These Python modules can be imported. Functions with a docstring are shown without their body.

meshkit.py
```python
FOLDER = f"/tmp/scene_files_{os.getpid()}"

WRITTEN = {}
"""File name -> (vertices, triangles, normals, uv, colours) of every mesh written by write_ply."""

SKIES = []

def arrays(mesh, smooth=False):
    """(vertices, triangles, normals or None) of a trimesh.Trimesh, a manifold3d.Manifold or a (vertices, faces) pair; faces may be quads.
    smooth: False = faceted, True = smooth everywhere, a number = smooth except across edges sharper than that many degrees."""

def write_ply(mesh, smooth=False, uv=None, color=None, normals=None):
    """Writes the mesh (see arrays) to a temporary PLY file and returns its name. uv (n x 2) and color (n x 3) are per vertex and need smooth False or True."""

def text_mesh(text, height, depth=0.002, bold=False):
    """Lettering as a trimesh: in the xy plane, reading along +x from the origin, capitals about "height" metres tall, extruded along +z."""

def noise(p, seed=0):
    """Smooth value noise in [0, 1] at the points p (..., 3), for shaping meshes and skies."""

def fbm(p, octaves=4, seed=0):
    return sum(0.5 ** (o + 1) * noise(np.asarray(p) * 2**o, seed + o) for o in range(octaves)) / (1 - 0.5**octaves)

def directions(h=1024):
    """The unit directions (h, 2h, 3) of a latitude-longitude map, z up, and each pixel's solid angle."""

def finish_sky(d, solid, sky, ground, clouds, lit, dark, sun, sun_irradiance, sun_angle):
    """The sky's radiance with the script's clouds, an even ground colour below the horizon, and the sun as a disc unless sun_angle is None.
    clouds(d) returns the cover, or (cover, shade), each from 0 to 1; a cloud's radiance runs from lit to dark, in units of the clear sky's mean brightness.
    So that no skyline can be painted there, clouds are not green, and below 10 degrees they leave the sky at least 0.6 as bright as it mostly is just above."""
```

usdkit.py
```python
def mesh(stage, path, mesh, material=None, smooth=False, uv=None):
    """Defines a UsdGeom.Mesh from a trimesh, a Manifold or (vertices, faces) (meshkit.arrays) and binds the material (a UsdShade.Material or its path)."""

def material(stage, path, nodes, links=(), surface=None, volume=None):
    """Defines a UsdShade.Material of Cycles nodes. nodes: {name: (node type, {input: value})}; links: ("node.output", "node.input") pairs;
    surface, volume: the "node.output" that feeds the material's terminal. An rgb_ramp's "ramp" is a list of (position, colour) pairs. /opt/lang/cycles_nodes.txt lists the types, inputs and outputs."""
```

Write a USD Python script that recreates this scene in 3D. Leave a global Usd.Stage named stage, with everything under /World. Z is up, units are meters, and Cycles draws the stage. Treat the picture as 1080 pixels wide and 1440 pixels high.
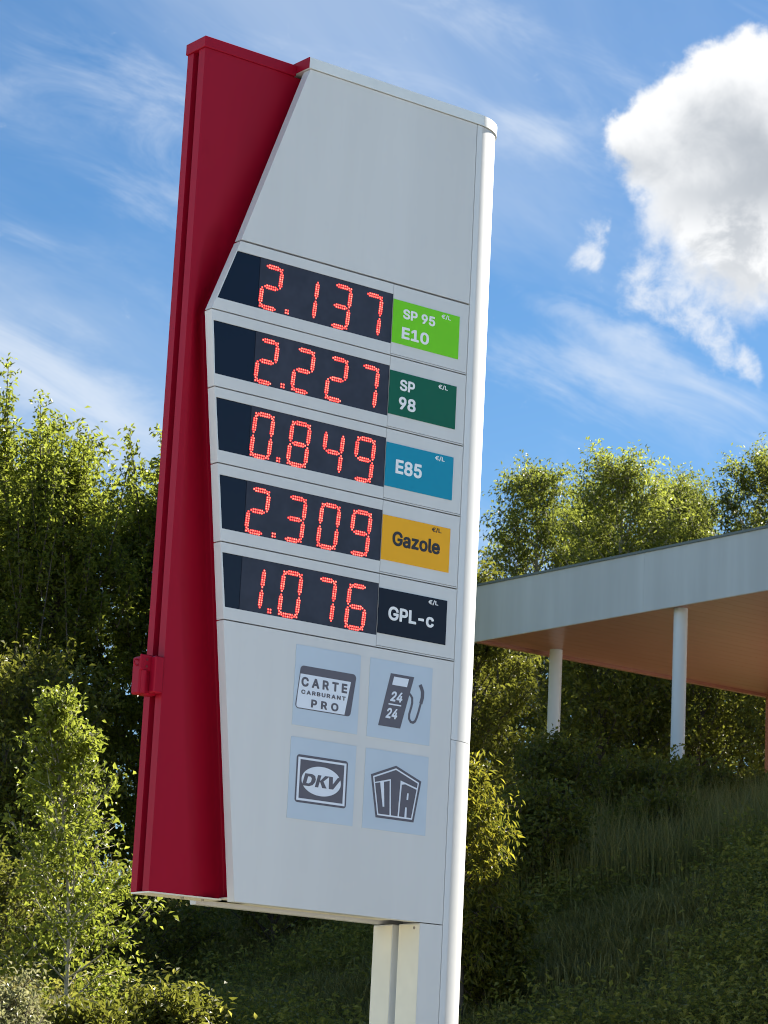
import math
import numpy as np
import trimesh
import shapely.geometry as sg
from shapely import affinity
from shapely.ops import unary_union
import meshkit, usdkit
from pxr import Usd, UsdGeom, UsdLux, UsdShade, Gf, Sdf, Vt

stage = Usd.Stage.CreateInMemory()
UsdGeom.SetStageUpAxis(stage, 'Z')
UsdGeom.SetStageMetersPerUnit(stage, 1.0)
W = UsdGeom.Xform.Define(stage, '/World')
stage.SetDefaultPrim(W.GetPrim())
UsdGeom.Scope.Define(stage, '/World/Looks')

# ------------------------------------------------------------------ camera
CAM = np.array([-9.0776, -11.3886, 1.6])
RGT = np.array([0.7919287, -0.60869229, 0.04840066])
DWN = np.array([0.1741582, 0.14918879, -0.97335072])
FWD = np.array([0.58525025, 0.77925374, 0.22415564])
cam = UsdGeom.Camera.Define(stage, '/World/camera')
cam.CreateHorizontalApertureAttr(36.0)
cam.CreateFocalLengthAttr(36.0 * 3850 / 1080)
cam.CreateClippingRangeAttr(Gf.Vec2f(0.1, 20000))
cam.CreateExposureAttr(1.72)
cam.CreateFStopAttr(18.0)
cam.CreateFocusDistanceAttr(14.9)
cam.AddTransformOp().Set(Gf.Matrix4d(*RGT, 0, *(-DWN), 0, *(-FWD), 0, *CAM, 1))

# ------------------------------------------------------------------ sun and sky
SUN_AZ_IN_PLAN, SUN_EL = math.radians(8), math.radians(33)      # plan angle from +X towards +Y
SUN = np.array([math.cos(SUN_EL) * math.cos(SUN_AZ_IN_PLAN), math.cos(SUN_EL) * math.sin(SUN_AZ_IN_PLAN), math.sin(SUN_EL)])
sun = UsdLux.DistantLight.Define(stage, '/World/sun')
sun.CreateNormalizeAttr(True)
sun.CreateIntensityAttr(1.25)
sun.CreateAngleAttr(0.5)
sun.CreateColorAttr(Gf.Vec3f(1.0, 0.93, 0.82))
_z = SUN; _x = np.cross([0, 0, 1], _z); _x /= np.linalg.norm(_x); _y = np.cross(_z, _x)
sun.AddTransformOp().Set(Gf.Matrix4d(*_x, 0, *_y, 0, *_z, 0, 0, 0, 60, 1))


class Net:
    """Small builder for node graphs."""
    def __init__(s): s.nodes, s.links, s.k = {}, [], 0
    def add(s, kind, out, _name=None, **inp):
        s.k += 1; n = _name or f'n{s.k}'; plain = {}
        for k, v in inp.items():
            if isinstance(v, tuple) and len(v) == 2 and v[0] == 'L': s.links.append((v[1], f'{n}.{k}'))
            else: plain[k] = v
        s.nodes[n] = (kind, plain)
        return ('L', f'{n}.{out}')
    def m(s, t, a, b=0.0, c=0.0, clamp=False): return s.add('math', 'value', math_type=t, value1=a, value2=b, value3=c, use_clamp=clamp)
    def dot(s, vec_parts, v): 
        return s.m('add', s.m('add', s.m('multiply', vec_parts[0], v[0]), s.m('multiply', vec_parts[1], v[1])), s.m('multiply', vec_parts[2], v[2]))
    def sstep(s, x, a, b): return s.add('map_range', 'result', range_type='smoothstep', value=x, from_min=a, from_max=b, to_min=0.0, to_max=1.0, clamp=True)
    def mix(s, f, a, b): return s.add('mix', 'color', mix_type='mix', fac=f, color1=a, color2=b)


SKY_STRENGTH = 0.0375
def make_sky():
    N = Net()
    d = N.add('texture_coordinate', 'generated')
    sx = N.add('separate_xyz', 'x', 'sep', vector=d); P = (sx, ('L', 'sep.y'), ('L', 'sep.z'))
    sky = N.add('sky_texture', 'color', sky_type='single_scattering', sun_disc=False, sun_elevation=SUN_EL,
                sun_rotation=math.atan2(SUN[0], SUN[1]), altitude=150.0, air_density=1.0, aerosol_density=0.2, ozone_density=3.0)
    sky = N.add('hsv', 'color', hue=0.5, saturation=1.24, value=1.0, fac=1.0, color=sky)
    # cumulus, in a plane touching the sky sphere at a fixed heading
    EC, ER, EU = (0.64248, 0.6861, 0.34129), (0.72993, -0.68352, 0.0), (-0.23328, -0.24912, 0.93996)
    c = N.dot(P, EC); front = N.m('greater_than', c, 0.2)
    cc = N.m('maximum', c, 0.2)
    u = N.m('divide', N.dot(P, ER), cc); v = N.m('divide', N.dot(P, EU), cc)
    uv = N.add('combine_xyz', 'vector', x=u, y=v, z=0.0)
    nz = lambda sc, det=8.0, rough=0.55, dist=0.0, vec=uv, lac=2.0: N.add('noise_texture', 'fac', vector=vec, scale=sc, detail=det, roughness=rough, distortion=dist, lacunarity=lac)
    # edges wander: warp the coordinates a little
    w1 = N.m('multiply', N.m('subtract', nz(55.0, 5.0), 0.5), 0.016)
    off = N.add('combine_xyz', 'vector', x=u, y=v, z=7.3)
    w2 = N.m('multiply', N.m('subtract', nz(55.0, 5.0, vec=off), 0.5), 0.016)
    uu, vv = N.m('add', u, w1), N.m('add', v, w2)
    blobs = [(0.0205, 0.042, 0.0135), (0.0055, 0.0343, 0.013), (-0.0095, 0.024, 0.0125), (-0.0209, 0.0214, 0.0073), (0.0272, 0.0256, 0.0182),
             (-0.0002, 0.0076, 0.0221), (0.023, -0.0023, 0.0234), (0.0376, 0.0157, 0.0286), (0.0081, -0.0177, 0.0221), (0.0314, -0.0302, 0.0208),
             (0.052, 0.02, 0.03), (0.066, -0.005, 0.028), (0.085, -0.012, 0.02)]
    wisps = [(-0.0328, -0.0222, 0.0068), (-0.034, -0.0281, 0.0047), (-0.0299, -0.0152, 0.0036), (-0.0144, -0.0373, 0.0104), (0.0011, -0.0435, 0.0117),
             (0.0116, -0.0536, 0.0078), (0.0195, -0.0612, 0.0091), (0.026, -0.0662, 0.0057), (-0.0068, -0.0333, 0.0117), (0.0139, -0.0433, 0.0117)]
    def field(a, b, bl, k=1.0):
        tot = None
        for (x, y, r) in bl:
            dx, dy = N.m('subtract', a, x), N.m('subtract', b, y)
            d2 = N.m('divide', N.m('add', N.m('multiply', dx, dx), N.m('multiply', dy, dy)), r * r * k)
            e = N.m('exponent', N.m('multiply', d2, -1.0))
            tot = e if tot is None else N.m('add', tot, e)
        return tot
    D = field(uu, vv, blobs)
    fine = N.m('subtract', nz(130.0, 9.0, 0.6), 0.5)
    mid = N.m('subtract', nz(60.0, 6.0, 0.55, 0.4), 0.5)
    De = N.m('add', N.m('add', D, N.m('multiply', fine, 0.8)), N.m('multiply', mid, 0.9))
    cover = N.sstep(De, 0.38, 0.98)
    # soft underside: towards the bottom the edge fades
    under = N.sstep(v, -0.045, 0.02)
    soft = N.sstep(De, 0.25, 1.5)
    cover = N.m('add', N.m('multiply', cover, under), N.m('multiply', soft, N.m('subtract', 1.0, under)))
    Wf = field(uu, vv, wisps)
    wn = nz(85.0, 10.0, 0.62, 0.35)
    wcov = N.m('multiply', N.sstep(N.m('add', N.m('minimum', N.m('multiply', Wf, 0.62), 0.75), N.m('multiply', N.m('subtract', wn, 0.5), 2.0)), 0.25, 1.25), 0.85)
    # self shade: how much cloud lies towards the light (above)
    Dl = field(N.m('add', uu, 0.002), N.m('add', vv, 0.0125), blobs)
    puffs = N.m('subtract', nz(45.0, 7.0, 0.6, 0.3), 0.5)
    shade = N.sstep(N.m('add', Dl, N.m('multiply', puffs, 2.6)), 0.55, 3.3)
    low = N.sstep(v, 0.004, -0.022)
    shade = N.m('multiply', shade, N.m('subtract', 1.0, N.m('multiply', low, N.sstep(N.m('add', 0.5, puffs), 0.42, 0.62))))
    lit, dark = (8.2, 8.3, 8.4), (4.1, 4.45, 4.9)
    ccol = N.mix(shade, lit, dark)
    # thin high cloud everywhere: streaks in a flat layer
    zz = N.m('maximum', P[2], 0.04)
    lx, ly = N.m('divide', P[0], zz), N.m('divide', P[1], zz)
    ca, sa = math.cos(-0.5), math.sin(-0.5)
    s1 = N.m('add', N.m('multiply', lx, ca), N.m('multiply', ly, -sa)); s2 = N.m('add', N.m('multiply', lx, sa), N.m('multiply', ly, ca))
    layer = N.add('combine_xyz', 'vector', x=N.m('multiply', s1, 0.55), y=N.m('multiply', s2, 1.5), z=1.7)
    ci = nz(0.9, 9.0, 0.58, 0.9, vec=layer)
    big = nz(0.42, 3.0, 0.5, 0.2, vec=layer)
    cirrus = N.m('multiply', N.sstep(N.m('add', ci, N.m('multiply', N.m('subtract', big, 0.5), 1.1)), 0.44, 0.84), 0.40)
    # fair-weather streaks in this quarter of the sky
    strokes = [(-0.228, -0.080, -30, 0.075, 0.019, 1.05), (-0.020, -0.056, -25, 0.060, 0.0055, 0.75), (-0.043, -0.064, -6, 0.034, 0.013, 0.50), (-0.225, 0.031, -12, 0.065, 0.022, 0.60),
               (-0.048, 0.018, -10, 0.034, 0.011, 0.7), (-0.075, 0.060, -14, 0.040, 0.009, 0.55), (-0.010, -0.075, -20, 0.040, 0.008, 0.45), (-0.17, -0.02, -25, 0.05, 0.012, 0.5), (0.12, -0.06, -20, 0.08, 0.014, 0.9), (-0.36, 0.0, -25, 0.09, 0.02, 0.9), (0.02, 0.10, -10, 0.08, 0.015, 0.7)]
    sf = None
    for (cx, cy, an, ln, wd, am) in strokes:
        c_, s_ = math.cos(math.radians(an)), math.sin(math.radians(an))
        dx, dy = N.m('subtract', uu, cx), N.m('subtract', vv, cy)
        a1 = N.m('divide', N.m('add', N.m('multiply', dx, c_), N.m('multiply', dy, s_)), ln)
        b1 = N.m('divide', N.m('add', N.m('multiply', dx, -s_), N.m('multiply', dy, c_)), wd)
        e = N.m('multiply', N.m('exponent', N.m('multiply', N.m('add', N.m('multiply', a1, a1), N.m('multiply', b1, b1)), -1.0)), am)
        sf = e if sf is None else N.m('add', sf, e)
    c_, s_ = math.cos(math.radians(-24)), math.sin(math.radians(-24))
    fib = N.add('combine_xyz', 'vector', x=N.m('multiply', N.m('add', N.m('multiply', u, c_), N.m('multiply', v, s_)), 14.0), y=N.m('multiply', N.m('add', N.m('multiply', u, -s_), N.m('multiply', v, c_)), 46.0), z=3.1)
    fn = nz(1.0, 10.0, 0.62, 0.6, vec=fib)
    streak = N.m('multiply', N.m('multiply', N.sstep(N.m('add', sf, N.m('multiply', N.m('subtract', fn, 0.5), 2.4)), 0.0, 1.6), 0.74), front)
    up = N.sstep(P[2], 0.0, 0.06)
    cirrus = N.m('multiply', cirrus, up)
    col = N.mix(cirrus, sky, (6.0, 6.7, 7.6))
    col = N.mix(streak, col, (6.6, 7.2, 8.0))
    wc = N.m('multiply', wcov, front)
    col = N.mix(wc, col, (7.4, 7.7, 8.1))
    cc2 = N.m('multiply', cover, front)
    col = N.mix(cc2, col, ccol)
    N.add('background_shader', 'background', 'bg', color=col, strength=SKY_STRENGTH)
    return usdkit.material(stage, '/World/Looks/sky_with_clouds', N.nodes, N.links, surface='bg.background')


dome = UsdLux.DomeLight.Define(stage, '/World/sky')
dome.CreateIntensityAttr(1.0)
UsdShade.MaterialBindingAPI.Apply(dome.GetPrim()).Bind(make_sky())
dome.GetPrim().SetCustomDataByKey('kind', 'structure')

# ------------------------------------------------------------------ helpers
rng = np.random.default_rng(7)
used = {}


def path_of(parent, name):
    base = (parent.GetPath().pathString if parent is not None else '/World')
    key = f'{base}/{name}'
    k = used.get(key, 0); used[key] = k + 1
    return key if k == 0 else f'{key}_{k:03d}'


def tag(prim, label=None, cat=None, group=None, kind=None):
    p = prim.GetPrim() if hasattr(prim, 'GetPrim') else prim
    for k, v in (('label', label), ('category', cat), ('group', group), ('kind', kind)):
        if v: p.SetCustomDataByKey(k, v)
    return p


def thing(name, label, cat, loc=(0, 0, 0), rotz=0.0, group=None):
    x = UsdGeom.Xform.Define(stage, path_of(None, name))
    x.AddTranslateOp().Set(Gf.Vec3d(*map(float, loc)))
    if rotz: x.AddRotateZOp().Set(float(rotz))
    return tag(x, label, cat, group)


def part(name, mesh, mat, parent=None, smooth=False, primvars=None, label=None):
    m = usdkit.mesh(stage, path_of(parent, name), mesh, mat, smooth=smooth)
    if primvars:
        for k, v in primvars.items():
            UsdGeom.PrimvarsAPI(m).CreatePrimvar(k, Sdf.ValueTypeNames.FloatArray, 'vertex').Set(Vt.FloatArray.FromNumpy(np.asarray(v, np.float32)))
    if label: tag(m, label)
    return m.GetPrim()


def cat(ms): return trimesh.util.concatenate([m for m in ms])


def box(x0, x1, y0, y1, z0, z1, bev=0.0):
    if bev <= 0:
        return trimesh.creation.box(bounds=[(x0, y0, z0), (x1, y1, z1)])
    pts = []
    for sx in (0, 1):
        for sy in (0, 1):
            for sz in (0, 1):
                c = np.array([(x0, x1)[sx], (y0, y1)[sy], (z0, z1)[sz]])
                i = np.array([1 - 2 * sx, 1 - 2 * sy, 1 - 2 * sz]) * bev
                for a in range(3):
                    k = i.copy(); k[a] = 0
                    pts.append(c + k)
    return trimesh.convex.convex_hull(np.array(pts))


def prism_xz(poly, y0, y1, bev=0.0):
    """A plate standing in the XZ plane: shapely polygon extruded from y0 to y1, front edges (towards -Y) chamfered by bev."""
    out = []
    for g in getattr(poly, 'geoms', [poly]):
        if g.is_empty or g.area < 1e-8: continue
        m = trimesh.creation.extrude_polygon(g, y1 - y0, engine='earcut')
        v = m.vertices
        m.vertices = np.stack([v[:, 0], y1 - v[:, 2], v[:, 1]], 1)
        out.append(m)
    return cat(out)


def tube(points, radii, sides=8, caps=True):
    p = np.asarray(points, float); r = np.broadcast_to(radii, (len(p),)).astype(float)
    t = np.gradient(p, axis=0); t /= np.linalg.norm(t, axis=1, keepdims=True) + 1e-12
    ref = np.where(np.abs(t[:, 2:]) < 0.9, [0, 0, 1.0], [1.0, 0, 0])
    a = np.cross(t, ref); a /= np.linalg.norm(a, axis=1, keepdims=True) + 1e-12
    b = np.cross(t, a); ang = np.arange(sides) * 2 * np.pi / sides
    v = p[:, None] + r[:, None, None] * (np.cos(ang)[None, :, None] * a[:, None] + np.sin(ang)[None, :, None] * b[:, None])
    i, j = np.meshgrid(np.arange(len(p) - 1), np.arange(sides), indexing='ij')
    q = np.stack([i * sides + j, i * sides + (j + 1) % sides, (i + 1) * sides + (j + 1) % sides, (i + 1) * sides + j], -1).reshape(-1, 4)
    f = [q[:, [0, 1, 2]], q[:, [0, 2, 3]]]
    v = v.reshape(-1, 3); n = len(v)
    if caps:
        v = np.vstack([v, p[:1], p[-1:]])
        k = np.arange(sides)
        f.append(np.stack([np.full(sides, n), (k + 1) % sides, k], 1))
        o = (len(p) - 1) * sides
        f.append(np.stack([np.full(sides, n + 1), o + k, o + (k + 1) % sides], 1))
    return trimesh.Trimesh(v, np.vstack(f), process=False)


def cyl(p0, p1, r, sides=24):
    return tube([p0, p1], r, sides)


# ------------------------------------------------------------------ materials
def mat(name, base, rough=0.5, noise=0.0, nscale=3.0, bump=0.0, bscale=60.0, spec=0.5, streak=False, coat=0.0, metallic=0.0, dark=None):
    N = Net()
    pos = N.add('geometry', 'position')
    col = base
    vec = pos
    if streak:
        vec = N.add('mapping', 'vector', vector=pos, scale=(1.0, 1.0, 0.12))
    if noise > 0:
        f = N.add('noise_texture', 'fac', vector=vec, scale=nscale, detail=6.0, roughness=0.6)
        f = N.sstep(f, 0.3, 0.72)
        d = dark if dark is not None else tuple(c * (1 - noise) for c in base)
        col = N.mix(f, d, tuple(min(1, c * (1 + noise * 0.35)) for c in base))
    kw = {}
    if bump > 0:
        f2 = N.add('noise_texture', 'fac', vector=pos, scale=bscale, detail=4.0)
        kw['normal'] = N.add('bump', 'normal', height=f2, strength=bump, distance=0.01)
    rr = rough
    if noise > 0:
        f3 = N.add('noise_texture', 'fac', vector=vec, scale=nscale * 2.3, detail=4.0)
        rr = N.m('add', rough - 0.06, N.m('multiply', f3, 0.12))
    N.add('principled_bsdf', 'BSDF', 'p', base_color=col, roughness=rr, specular_ior_level=spec, coat_weight=coat, metallic=metallic, **kw)
    return usdkit.material(stage, f'/World/Looks/{name}', N.nodes, N.links, surface='p.BSDF')


def leaf_mat(name, c_dark, c_light, transl=0.45, rough=0.5, tcol=None):
    N = Net()
    t = N.add('attribute', 'fac', attribute='tint')
    col = N.mix(t, c_dark, c_light)
    tc = tcol or tuple(min(1, 1.6 * x) for x in c_light)
    tcm = N.mix(t, tuple(min(1, 1.5 * x) for x in c_dark), tc)
    N.add('principled_bsdf', 'BSDF', 'p', base_color=col, roughness=rough - 0.06, specular_ior_level=0.38)
    N.add('translucent_bsdf', 'BSDF', 't', color=tcm)
    N.add('mix_closure', 'closure', 'mx', fac=transl, closure1=('L', 'p.BSDF'), closure2=('L', 't.BSDF'))
    return usdkit.material(stage, f'/World/Looks/{name}', N.nodes, N.links, surface='mx.closure')


M = dict(
    white=mat('white_coated_sheet', (0.67, 0.68, 0.68), 0.36, 0.07, 1.6, streak=True, bump=0.12, bscale=1.6, spec=0.4),
    white_side=mat('white_coated_edge', (0.78, 0.78, 0.77), 0.4, 0.06, 4.0),
    cream=mat('bounce_tinted_steel', (0.80, 0.75, 0.64), 0.5, 0.08, 3.0),  # warm ground bounce put into the coat colour of undersides and leg end
    cap=mat('pale_grey_capping', (0.70, 0.73, 0.73), 0.38, 0.06, 3.0),
    red=mat('crimson_coated_sheet', (0.33, 0.004, 0.022), 0.42, 0.14, 1.6, streak=True, bump=0.10, bscale=2.0, spec=0.16),
    red_dark=mat('darkened_crimson', (0.16, 0.006, 0.012), 0.5, 0.1, 3.0),  # groove shade put into a darker crimson, bolts share it
    gap=mat('dark_inner_frame', (0.03, 0.03, 0.032), 0.7),
    display=mat('display_window', (0.006, 0.009, 0.018), 0.14, 0.0, spec=0.35),
    module=mat('led_module_face', (0.034, 0.035, 0.052), 0.34, 0.30, 7.0, spec=0.40),
    t_green=mat('tile_lime', (0.17, 0.62, 0.006), 0.40, 0.03, 6.0, spec=0.25),
    t_dgreen=mat('tile_bottle_green', (0.003, 0.11, 0.06), 0.40, 0.03, 6.0, spec=0.25),
    t_teal=mat('tile_teal', (0.004, 0.26, 0.40), 0.40, 0.03, 6.0, spec=0.25),
    t_amber=mat('tile_amber', (0.84, 0.40, 0.006), 0.40, 0.03, 6.0, spec=0.25),
    t_black=mat('tile_ink', (0.006, 0.008, 0.016), 0.40, 0.03, 6.0, spec=0.3),
    ink_white=mat('white_print', (0.82, 0.82, 0.82), 0.5),
    ink_black=mat('black_print', (0.02, 0.02, 0.025), 0.5),
    plate=mat('pale_blue_acrylic', (0.50, 0.575, 0.655), 0.3, 0.04, 2.5),
    plate_light=mat('white_acrylic', (0.72, 0.76, 0.83), 0.35),
    ink_grey=mat('grey_print', (0.115, 0.105, 0.125), 0.45, 0.06, 8.0),
    fascia=mat('zinc_fascia', (0.55, 0.58, 0.595), 0.5, 0.16, 1.3, streak=True, bump=0.05, bscale=30.0),
    fascia_top=mat('dark_zinc_trim', (0.13, 0.16, 0.16), 0.5),
    column=mat('white_column_paint', (0.66, 0.70, 0.74), 0.45, 0.12, 2.0, streak=True),
    asphalt=mat('concrete_forecourt', (0.42, 0.40, 0.36), 0.85, 0.3, 3.0, bump=0.5, bscale=90.0),
    concrete=mat('kerb_concrete', (0.35, 0.34, 0.31), 0.8, 0.25, 5.0, bump=0.3, bscale=60.0),
    bark=mat('brown_bark', (0.085, 0.065, 0.045), 0.85, 0.4, 9.0, bump=0.6, bscale=30.0),
    pale_bark=mat('pale_bark', (0.36, 0.33, 0.25), 0.75, 0.4, 7.0, bump=0.3, bscale=40.0),
    galv=mat('steel_bolt', (0.30, 0.26, 0.24), 0.4, metallic=0.6),
)
M['leaf_thicket'] = leaf_mat('thicket_leaf', (0.070, 0.086, 0.011), (0.195, 0.215, 0.030), 0.58, tcol=(0.40, 0.46, 0.06))
M['leaf_birch'] = leaf_mat('weeping_leaf', (0.070, 0.088, 0.014), (0.185, 0.210, 0.034), 0.54, tcol=(0.40, 0.45, 0.07))
M['leaf_dark'] = leaf_mat('shade_leaf', (0.085, 0.095, 0.013), (0.190, 0.195, 0.028), 0.46)  # less translucent leaf, the shadow on the foliage put into its colour
M['leaf_sapling'] = leaf_mat('sapling_leaf', (0.105, 0.135, 0.014), (0.290, 0.320, 0.040), 0.52, tcol=(0.38, 0.42, 0.06))
M['leaf_yellow'] = leaf_mat('yellowing_leaf', (0.075, 0.090, 0.012), (0.230, 0.215, 0.025), 0.52, tcol=(0.46, 0.42, 0.04))
M['leaf_pale'] = leaf_mat('pale_bush_leaf', (0.15, 0.16, 0.06), (0.34, 0.33, 0.17), 0.38)
M['leaf_weed'] = leaf_mat('weed_leaf', (0.13, 0.135, 0.02), (0.28, 0.27, 0.05), 0.45)
M['grass'] = leaf_mat('grass_blade', (0.14, 0.135, 0.028), (0.34, 0.30, 0.095), 0.40, 0.64)


def soffit_mat():
    N = Net()
    pos = N.add('geometry', 'position')
    st = N.add('mapping', 'vector', vector=pos, scale=(0.35, 5.0, 1.0))
    f = N.add('noise_texture', 'fac', vector=st, scale=2.2, detail=6.0, roughness=0.6)
    r = N.add('geometry', 'random_per_island')
    f = N.m('add', N.m('multiply', f, 0.7), N.m('multiply', r, 0.35))
    col = N.mix(f, (0.27, 0.104, 0.068), (0.42, 0.180, 0.118))
    N.add('principled_bsdf', 'BSDF', 'p', base_color=col, roughness=0.33, specular_ior_level=0.5)
    return usdkit.material(stage, '/World/Looks/cedar_boards', N.nodes, N.links, surface='p.BSDF')


M['soffit'] = soffit_mat()


def led_mat():
    N = Net()
    a = N.add('attribute', 'fac', attribute='glow')
    col = N.mix(a, (1.0, 0.012, 0.03), (1.0, 0.50, 0.34))
    st = N.m('add', 0.42, N.m('multiply', a, 0.55))
    N.add('emission', 'emission', 'e', color=col, strength=st)
    return usdkit.material(stage, '/World/Looks/lit_led', N.nodes, N.links, surface='e.emission')


M['led'] = led_mat()


def ground_mat():
    N = Net()
    pos = N.add('geometry', 'position')
    f = N.add('noise_texture', 'fac', vector=pos, scale=0.55, detail=8.0, roughness=0.65)
    g = N.add('noise_texture', 'fac', vector=pos, scale=14.0, detail=5.0, roughness=0.7)
    c = N.mix(N.sstep(f, 0.35, 0.7), (0.13, 0.13, 0.034), (0.21, 0.19, 0.06))
    c = N.mix(N.sstep(g, 0.45, 0.75), c, (0.13, 0.105, 0.055))
    nrm = N.add('bump', 'normal', height=g, strength=0.7, distance=0.06)
    N.add('principled_bsdf', 'BSDF', 'p', base_color=c, roughness=0.9, specular_ior_level=0.2, normal=nrm)
    return usdkit.material(stage, '/World/Looks/rough_grass_ground', N.nodes, N.links, surface='p.BSDF')


M['ground'] = ground_mat()

# ------------------------------------------------------------------ terrain
FH = np.array([0.6005, 0.7996]); RH = np.array([0.7996, -0.6005])


def dl_to_xy(d, l): return CAM[:2] + np.multiply.outer(d, FH) + np.multiply.outer(l, RH)


def sm(x, a, b):
    t = np.clip((np.asarray(x, float) - a) / (b - a), 0, 1)
    return t * t * (3 - 2 * t)


def ground_z(x, y):
    x, y = np.asarray(x, float), np.asarray(y, float)
    d = (x - CAM[0]) * FH[0] + (y - CAM[1]) * FH[1]
    xe = x - 5.0 * (1 - sm(y, -5.0, -1.5)) * (1 - sm(x, 9.0, 13.0))
    rz = np.interp(xe, [0.7, 2.3, 4.9, 7.7, 10.5, 12.5, 40], [0, 0.75, 2.35, 3.75, 4.75, 5.0, 5.2])
    lz = np.interp(d, [14.2, 17, 20, 22, 26, 30, 40, 80], [0, 0.75, 1.75, 2.15, 2.75, 3.0, 3.4, 4.5])
    z = np.maximum(rz, lz) + 0.12 * np.exp(-np.abs(rz - lz) * 4) * (np.maximum(rz, lz) > 0.05)
    p = np.stack([x * 0.35, y * 0.35, np.zeros_like(x)], -1)
    z = z + (meshkit.fbm(p, 4, 3) - 0.5) * 0.5 * sm(z, 0.05, 1.2)
    return z


def axis(lo, hi, a, b, step):
    core = np.arange(a, b + step / 2, step)
    n = 26
    up = b + (hi - b) * (np.linspace(0, 1, n)[1:] ** 3.0)
    dn = a - (a - lo) * (np.linspace(0, 1, n)[1:] ** 3.0)
    return np.r_[dn[::-1], core, up]


gx, gy = axis(-3000, 3000, -16, 26, 0.35), axis(-3000, 3000, -14, 34, 0.35)
X, Y = np.meshgrid(gx, gy, indexing='ij')
Z = ground_z(X, Y)
nx, ny = X.shape
ii, jj = np.meshgrid(np.arange(nx - 1), np.arange(ny - 1), indexing='ij')
quad = np.stack([ii * ny + jj, (ii + 1) * ny + jj, (ii + 1) * ny + jj + 1, ii * ny + jj + 1], -1).reshape(-1, 4)
g = part('ground', (np.stack([X, Y, Z], -1).reshape(-1, 3), quad), M['ground'], smooth=True)
tag(g, kind='structure')
# the forecourt road on which the photographer stands, with a kerb towards the verge
road = trimesh.creation.box(bounds=[(-40, -60, -0.3), (-3.6, 40, 0.004)])
tag(part('road', road, M['asphalt']), kind='structure')
bounce_lane = trimesh.creation.box(bounds=[(-3.4, -60, -0.3), (5.2, -1.3, 0.004)])  # unseen lane, added to bounce sunlight onto the lower sign panels
tag(part('road', bounce_lane, M['asphalt']), kind='structure')
kerbs = box(-3.6, -3.44, -60, 40, -0.2, 0.12, 0.012)
tag(part('kerb', kerbs, M['concrete']), kind='structure')

yard = trimesh.creation.box(bounds=[(12.75, -45, 4.2), (75, 15.2, 5.30)])  # unseen paving, added so sunlit ground bounces onto the soffit
tag(part('pavement', yard, M['concrete']), kind='structure')

# ------------------------------------------------------------------ the price totem
T = 0.40
totem = thing('price_sign', 'tall white and crimson fuel price totem with red digital prices', 'price sign', (0, 0, 0))
# outline of the white body's slanted left edge
LE = [(7.216, -1.166), (6.151, -1.545), (5.746, -1.701), (2.734, -1.336)]


def left_at(z): return float(np.interp(z, [p[0] for p in LE][::-1], [p[1] for p in LE][::-1]))


def body_poly(z0, z1, xr):
    pts = [(xr, z0), (xr, z1), (left_at(z1), z1)]
    if z0 < 5.746 < z1: pts.append((left_at(5.746), 5.746))
    pts.append((left_at(z0), z0))
    return sg.Polygon(pts)


G = 0.0035            # half a joint
SEAM = -0.004
LIP = 0.062           # depth of the white sheets' folded edge
YR = 0.117            # depth of the red face behind the white one
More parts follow.
